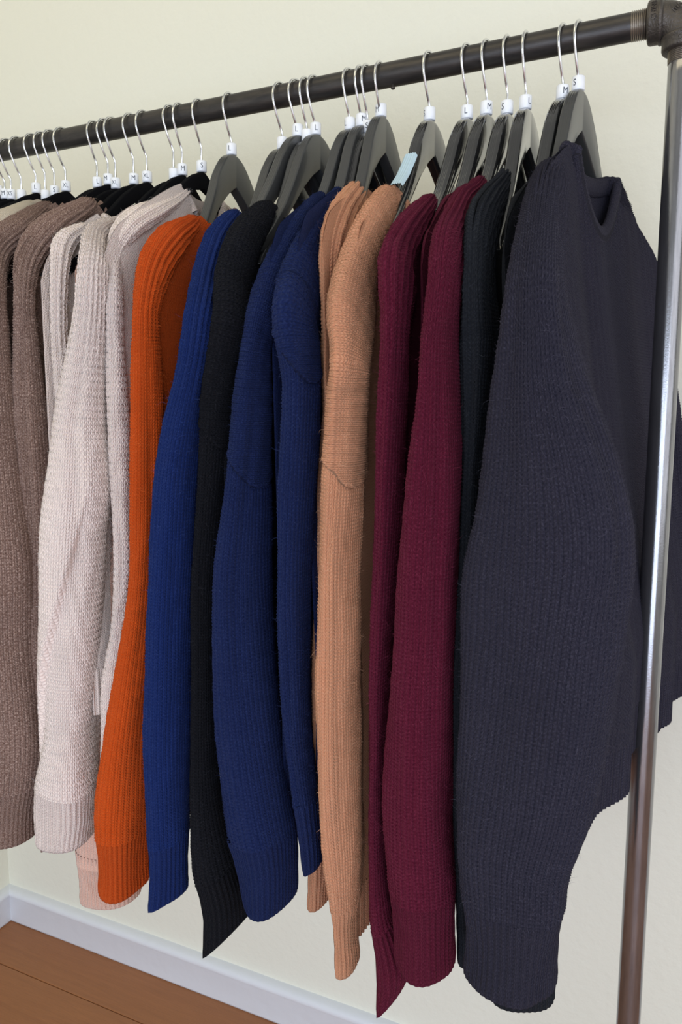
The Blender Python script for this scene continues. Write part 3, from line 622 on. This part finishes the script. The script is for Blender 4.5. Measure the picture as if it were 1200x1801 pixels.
def fuzz_on(part, mat, n, seed):
    """loose wool fibres standing off the knit"""
    me = part.data; nv = len(me.vertices)
    co = np.empty(nv*3, np.float32); me.vertices.foreach_get('co', co); co = co.reshape(-1, 3)
    no = np.empty(nv*3, np.float32); me.vertex_normals.foreach_get('vector', no); no = no.reshape(-1, 3)
    rg = np.random.default_rng(seed)
    k = rg.integers(0, nv - 1, n); p = co[k]; nn = no[k]
    cen = np.stack([np.interp(p[:, 2], np.sort(co[::97, 2]), co[::97][np.argsort(co[::97, 2]), i]) for i in range(2)], -1)
    flip = np.sign(((p[:, :2] - cen)*nn[:, :2]).sum(1, keepdims=True)); flip[flip == 0] = 1
    nn = nn*flip
    tg = rg.normal(size=(n, 3)); tg -= (tg*nn).sum(1, keepdims=True)*nn; tg /= np.linalg.norm(tg, axis=1, keepdims=True)
    ln = (rg.gamma(3.0, .0011, n) + .0012)[:, None]
    lift = rg.uniform(.15, .75, n)[:, None]
    sd = np.cross(tg, nn); wd = .00005
    curl = rg.normal(scale=.35, size=(n, 1))
    pts = [p, p + ln*(.45*tg + lift*.6*nn), p + ln*(.9*tg + lift*.8*nn + curl*sd)]
    wv = sd*wd
    V = np.stack([pts[0]-wv, pts[0]+wv, pts[1]-wv, pts[1]+wv, pts[2]-wv*.3, pts[2]+wv*.3], 1).reshape(-1, 3)
    b = np.arange(n)[:, None]*6
    Q = np.vstack([b + np.array([[0, 1, 3, 2]]), b + np.array([[2, 3, 5, 4]])])
    f = fast_obj('wool_fuzz', V, np.zeros((len(V), 2), np.float32), Q, FUZZ[mat.name], part)
    f['kind'] = 'stuff'

def sleeve(root, tab, mat, seed, fold=.06, cuff=.075, slant=0.0, flat=2.2, marks=(), seam=None, fine=True, wale=.0039, row=.0034, relief=.0021, fuzz=2600, pits=False, fine_cuff=False):
    Lr = catmull(tab, 60)[1][-1]
    n = int(Lr/(row/3)) if fine else 110
    P, q = catmull(tab, n)
    L = q[-1]
    k = int(np.searchsorted(q, L - cuff))
    g = np.clip(q/.016, 0, 1); P[:, 3:] *= (.42 + .58*np.sqrt(1 - (1-g)**2))[:, None]      # rounded start at the neck
    ts, us = columns(P[:k], wale, 3, fine, flat)
    Vp, UV = ring_tube(P[:k+3], q[:k+3], ts, us, seed, fold, flat, slant, L, marks, seam, relief if fine else None, None, row, pits)
    nn, m = Vp.shape[:2]
    V = np.vstack([Vp.reshape(-1, 3), P[0, :3][None]]); UVf = np.vstack([UV.reshape(-1, 2), [[0, 0]]])
    tris = np.array([(len(V)-1, j+1, j) for j in range(m-1)])
    s = fast_obj('sleeve', V, UVf, quads_of(nn, m), mat, root, tris)
    if fine and fuzz: fuzz_on(s, mat, int(fuzz), seed)
    # ribbed cuff, its end turned inwards so the knit has an edge
    Pc, qc = catmull(P[k:], 26); qc = qc + q[k]
    Pc[:, 3:] *= (1 - .07*np.sin(np.linspace(0, PI, 26)))[:, None]
    ts, us = columns(Pc, .0056, 6, fine or fine_cuff, flat)
    V1, U1 = ring_tube(Pc, qc, ts, us, seed, fold, flat, slant, L, (), None, None, .0010, row)
    ext = Pc[-8:][::-1].copy(); ext[:, 3:] = np.maximum(ext[:, 3:] - .003, .002)
    V2, U2 = ring_tube(ext[::-1], qc[-8:], ts, us, seed, fold, flat, slant, L, (), None, None, .0004, row)
    V = np.vstack([V1.reshape(-1, 3), V2[::-1].reshape(-1, 3)]); UVf = np.vstack([U1.reshape(-1, 2), U2[::-1].reshape(-1, 2)])
    UVf[:, 0] *= 2
    fast_obj('cuff', V, UVf, quads_of(34, len(ts)), mat, s, None)
    return s

def weld(o):
    bm = bmesh.new(); bm.from_mesh(o.data); bmesh.ops.remove_doubles(bm, verts=bm.verts, dist=1e-6)
    bmesh.ops.recalc_face_normals(bm, faces=bm.faces); bm.to_mesh(o.data); bm.free()

def sweater_body(root, mat, X0, yaw, lean, nN, nF, zt, T, zhem, dip, seed, W=.222, fold=.004, hem=.055, collar=True, drop=.075, bend=.022, vee=.75, tip=.014, fine_body=False, neck_t=.55):
    """two sheets joined at the sides and along the shoulders, open at the neck; hem and collar are parts"""
    zt = CAM_H + zt; zhem = CAM_H + zhem
    ty = math.tan(math.radians(yaw)); rnd = random.Random(seed)
    ph = [rnd.uniform(0, 6.28) for _ in range(4)]
    def tops(y):
        if y < -nN: u = (-y - nN)/(W - nN); z = zt - drop*u**1.15 - .02*max(0, u-.8)**2*25; return z, z
        if y > nF: u = (y - nF)/(W - nF); z = zt - drop*u**1.15 - .02*max(0, u-.8)**2*25; return z, z
        k = (y + nN)/(nN + nF)*2 - 1
        g = max(0, 1 - k*k)
        return zt - dip*g**vee, zt - .014*g
    def place(y, z, side, zr, neck):
        p = abs(y)/W
        f = math.sqrt(max(0, 1 - p**3.2))
        d = max(0, zr - z)
        r = min(1, math.sqrt(d/.045)) if not neck else 1.0
        low = min(1, max(0, (zt - z)/.5))
        x = side*(T*(neck_t + (1-neck_t)*low))*f*max(r, .12)
        x += fold*low*(math.sin(y*34 + ph[0] + z*3) + .6*math.sin(y*61 + ph[1]))*f
        x += X0 + ty*y*-1 + lean*low**1.3 + bend*(abs(y)/W)**1.5
        return (x, D + y, z)
    def sheet(side, z_from, z_to_fn, nz, ny, ribamp=0, ribk=0):
        V = []; UV = []
        ys = W*np.sin(np.linspace(-PI/2, PI/2, ny))if not ribk else np.linspace(-W, W, ny)
        for i in range(nz):
            for y in ys:
                zf, zb = tops(y); zr = zf if side > 0 else zb
                top = z_to_fn(zr)
                k = i/(nz-1); z = z_from + (top - z_from)*(1-(1-k)**1.5 if not ribk else k)
                neck = -nN*.98 < y < nF*.98
                p = place(y, z, side, max(zf, zb) if not neck else zr, neck)
                if ribk: p = (p[0] + side*ribamp*math.cos(ribk*y), p[1], p[2])
                V.append(p); UV.append((y/.0036, z/.0030))
        return V, UV, nz, ny
    Va = []; UVa = []; Fa = []
    for side in (1, -1):
        if fine_body and side > 0: continue
        V, UV, nz, ny = sheet(side, zhem + hem, lambda z: z, 44, 51)
        Fa += grid_faces(nz, ny, wrap=False, off=len(Va)); Va += V; UVa += UV
    b = obj('body', Va, Fa, mat, root, UVa); weld(b)
    if fine_body:                                                         # the panel in view carries its stitches as relief
        V, UV, nz, ny = sheet(1, zhem + hem, lambda z: z, 120, 121)
        G = np.array(V).reshape(nz, ny, 3); 
        ni, nj = 430, 300
        ii = np.linspace(0, nz-1, ni); jj = np.linspace(0, ny-1, nj)
        i0 = np.minimum(ii.astype(int), nz-2); j0 = np.minimum(jj.astype(int), ny-2)
        fi = (ii - i0)[:, None, None]; fj = (jj - j0)[None, :, None]
        g = lambda a_, b_: G[(i0 + a_)[:, None], (j0 + b_)[None, :]]
        Pg = g(0, 0)*(1-fi)*(1-fj) + g(1, 0)*fi*(1-fj) + g(0, 1)*(1-fi)*fj + g(1, 1)*fi*fj
        Uu = Pg[..., 1]/.0040; Vz = Pg[..., 2]/.0034
        sd = np.abs(Uu - np.floor(Uu) - .5); leg = np.clip(1 - ((sd - .25)*4)**2, 0, 1)**.6
        Pg[..., 0] += .0021*(.8 + .2*leg - (.34 + .58*(sd*2)**2)*np.abs(np.cos(PI*(Vz + 1.3*sd)))**1.5)
        fp = fast_obj('front_panel', Pg.reshape(-1, 3), np.stack([Uu, Vz], -1).reshape(-1, 2), quads_of(ni, nj), mat, root)
    Va = []; UVa = []; Fa = []
    for side in (1, -1):
        V, UV, nz, ny = sheet(side, zhem, lambda z: zhem + hem + .002, 6, 330, .0011, 2*PI/.0062)
        Fa += grid_faces(nz, ny, wrap=False, off=len(Va)); Va += V; UVa += UV
    h = obj('hem', Va, Fa, mat, b, UVa); weld(h)
    if collar:
        pts = []; m = 40
        for i in range(m):
            y = -nN + (nN + nF)*(.5 - .5*math.cos(PI*i/m)); y = min(max(y, -nN + tip), nF*.985)
            pts.append(place(y, tops(y)[0], 1, tops(y)[0], True))
        for i in range(m):
            y = nF - (nN + nF)*(.5 - .5*math.cos(PI*i/m)); y = min(max(y, -nN + tip), nF*.985)
            pts.append(place(y, tops(y)[1], -1, tops(y)[1], True))
        P = np.array(pts); n = len(P)
        for _ in range(3): P = (np.roll(P, 1, 0) + 2*P + np.roll(P, -1, 0))/4
        cen = P.mean(0); V = []; UV = []; ns = 12; arc = 0; rows_ = []
        R = 3
        Q = np.repeat(P, R, axis=0)
        for i in range(n*R):
            a = i/R; i0 = int(a) % n; fr = a - int(a); Q[i] = P[i0]*(1-fr) + P[(i0+1) % n]*fr
        n = len(Q)
        for i in range(n + 1):
            p = Q[i % n]; Tn = Q[(i+1) % n] - Q[(i-1) % n]; Tn /= np.linalg.norm(Tn)
            if i: arc += np.linalg.norm(Q[i % n] - Q[(i-1) % n])
            out = p - cen; Bz = np.array([0, 0, 1.]) - Tn[2]*Tn
            if np.linalg.norm(Bz) < .15: Bz = np.array([0, -Tn[2], 0.]) 
            Bz /= np.linalg.norm(Bz); N = np.cross(Tn, Bz)
            for j in range(ns):
                t = 2*PI*j/ns
                rr = 1 + .035*math.cos(2*PI*arc/.0052)
                V.append(p + (N*.0050*math.cos(t) + Bz*.0105*math.sin(t))*rr + Bz*-.003); UV.append((arc/.0036, .05*j/ns/.003))
        c = obj('collar', V, grid_faces(n+1, ns), mat, root, UV); weld(c)
    return b

def sweater(key, mat, label, X0, yaw, lean, Yp, zt, T=.011, zhem=-.36, dip=.06, nF=None, group=None, far=None, **kw):
    t = thing('knit_sweater', label, 'sweater', (X0, D, CAM_H + zhem), group)
    seed = sum(map(ord, key))
    nN = max(.05, D - Yp)
    bk = {k: kw.pop(k) for k in ('W', 'fold_b', 'drop', 'vee', 'tip', 'bend', 'fine_body', 'neck_t') if k in kw}
    if 'fold_b' in bk: bk['fold'] = bk.pop('fold_b')
    sweater_body(t, mat, X0, yaw, lean, nN, nF or min(nN, .09), zt, T, zhem, dip, seed, **bk)
    sleeve(t, SLEEVES[key], mat, seed, **kw)
    if far is None:                                                       # far sleeve hangs by the wall
        ty = math.tan(math.radians(yaw)); nf = nF or min(nN, .09)
        z = CAM_H + zt
        tab = [(X0 - ty*nf, D + nf, z - .004, .007, .010), (X0 - ty*.12, D + .13, z - .03, .011, .022), (X0 - ty*.18, D + .19, z - .075, .013, .034),
               (X0 - ty*.2 + lean*.2, D + .222, z - .16, .014, .042), (X0 - ty*.2 + lean*.5, D + .232, z - .35, .014, .044), (X0 - ty*.2 + lean*.8, D + .230, z - .55, .014, .042), (X0 - ty*.2 + lean, D + .225, z - .70, .012, .034)]
        sleeve(t, tab, mat, seed + 7, fine=False)
    else:
        sleeve(t, SLEEVES[far], mat, seed + 7)
    return t

GR = 'knitted sweaters hanging on the rail'
sweater('front', M['front'], 'large charcoal blue knit sweater at the front, nearest the upright pipe', -.116, -10, .06, .800, .256, T=.022, zhem=-.375, dip=.070, nF=.072, far='front_far', fold=.03, flat=2.6, marks=[('groove', 25, 20, .10, .55, .12, 16)], group=GR, fold_b=.007, vee=1.0, tip=.004, fuzz=5500, fine_body=True, neck_t=.28)
sweater('charcoal_b', M['charcoal'], 'charcoal sweater squeezed directly behind the large front sweater', -.146, -8, .03, .78, .225, T=.009, group=GR, fine=False, fine_cuff=True)
sweater('charcoal_a', M['charcoal'], 'charcoal sweater next to the rightmost burgundy sweater', -.187, -4, .0, .825, .245, zhem=-.45, T=.011, group=GR)
sweater('burgundy_c', M['burgundy'], 'burgundy sweater with the widest sleeve, rightmost of the three burgundy ones', -.206, -4, .01, .79, .232, T=.010, group=GR)
sweater('burgundy_b', M['burgundy'], 'burgundy sweater mostly hidden between the two other burgundy ones', -.228, -5, .01, .77, .218, zhem=-.46, T=.009, group=GR, fine=False, fine_cuff=True)
sweater('burgundy_a', M['burgundy'], 'burgundy sweater beside the camel ones, its cuff hanging lowest in a point', -.252, -5, .01, .765, .218, T=.010, group=GR, slant=1.25)
sweater('camel_b', M['camel'], 'camel tan sweater with a long narrow cuff, beside the burgundy sweaters', -.295, -4, -.006, .77, .232, zhem=-.55, T=.014, group=GR, seam=(.325, .014))
sweater('camel_a', M['camel'], 'camel tan sweater partly hidden behind the other camel one, beside navy', -.353, 2, .01, .82, .250, T=.010, group=GR)
sweater('navy_b', M['navy'], 'navy blue sweater next to the camel sweaters, right of two navy ones', -.376, 1, .02, .815, .250, zhem=-.45, T=.010, group=GR, slant=.5, seam=(.275, .025), marks=[('groove', 150, 128, .28, .62, .2, 14), ('groove', 60, 95, .5, .78, .15, 14)])
sweater('navy_a', M['navy'], 'navy blue sweater next to the black one, left of two navy ones', -.394, -2, .01, .80, .242, zhem=-.45, T=.010, group=GR, fold=.06, seam=(.36, .02), marks=[('groove', 132, 138, .30, .80, .22, 13), ('groove', 40, 60, .25, .6, .12, 12)])
sweater('black', M['black'], 'black knit sweater with a pointed low cuff between blue and navy ones', -.442, -4, .0, .768, .230, zhem=-.44, T=.012, group=GR, slant=1.0, seam=(.30, .012))
sweater('royal', M['royal'], 'bright royal blue sweater between the orange and the black one', -.465, -4, -.01, .73, .214, T=.012, group=GR, slant=.5)
sweater('taupe_c', M['taupe'], 'taupe sweater showing only its shoulder between the orange and royal blue ones', -.500, 0, 0, .775, .232, T=.008, group=GR, fine=False, bend=0, W=.145, drop=.06)
sweater('orange', M['orange'], 'rust orange knit sweater with ribbed cuff', -.560, 4, .0, .79, .232, T=.016, group=GR)
sweater('ivory_c', M['ivory'], 'ivory open-knit sweater beside the orange one, rightmost of three ivory', -.610, 7, .0, .845, .284, T=.013, group=GR, bend=0, wale=.0044, row=.0040, pits=True, relief=.0015, drop=.10)
sweater('ivory_b', M['ivory'], 'ivory open-knit sweater with the broad front sleeve, middle of three ivory', -.640, 6, -.01, .76, .245, T=.011, group=GR, bend=0, wale=.0044, row=.0040, pits=True, relief=.0015, marks=[('lap', 22, 150, .34, .71, .20, -70), ('groove', 60, 40, .15, .5, .15, 16)])
sweater('ivory_a', M['ivory'], 'ivory open-knit sweater beside the brown heather ones, leftmost of three ivory', -.668, -2, .0, .75, .238, T=.010, group=GR, bend=0, wale=.0044, row=.0040, pits=True, relief=.0015)
sweater('taupe_b', M['taupe'], 'brown heather sweater beside the ivory ones, right of two brown', -.724, 2, .0, .80, .272, T=.013, group=GR, bend=0, slant=1.0, drop=.09)
sweater('blush', M['blush'], 'blush pink sweater hidden but for its cuff below ivory and orange ones', -.625, 0, .0, .80, .245, T=.006, group=GR, bend=0, fine=False, fine_cuff=True)
sweater('taupe_a', M['taupe'], 'brown heather sweater cut by the left edge, left of two brown', -.787, 7, .0, .79, .272, T=.013, group=GR, bend=0, drop=.09)
sweater('cream', M['cream'], 'cream sweater behind the brown ones at the left edge', -.842, 8, .0, .82, .29, T=.012, group=GR, bend=0, fine=False, fine_cuff=True, drop=.09)
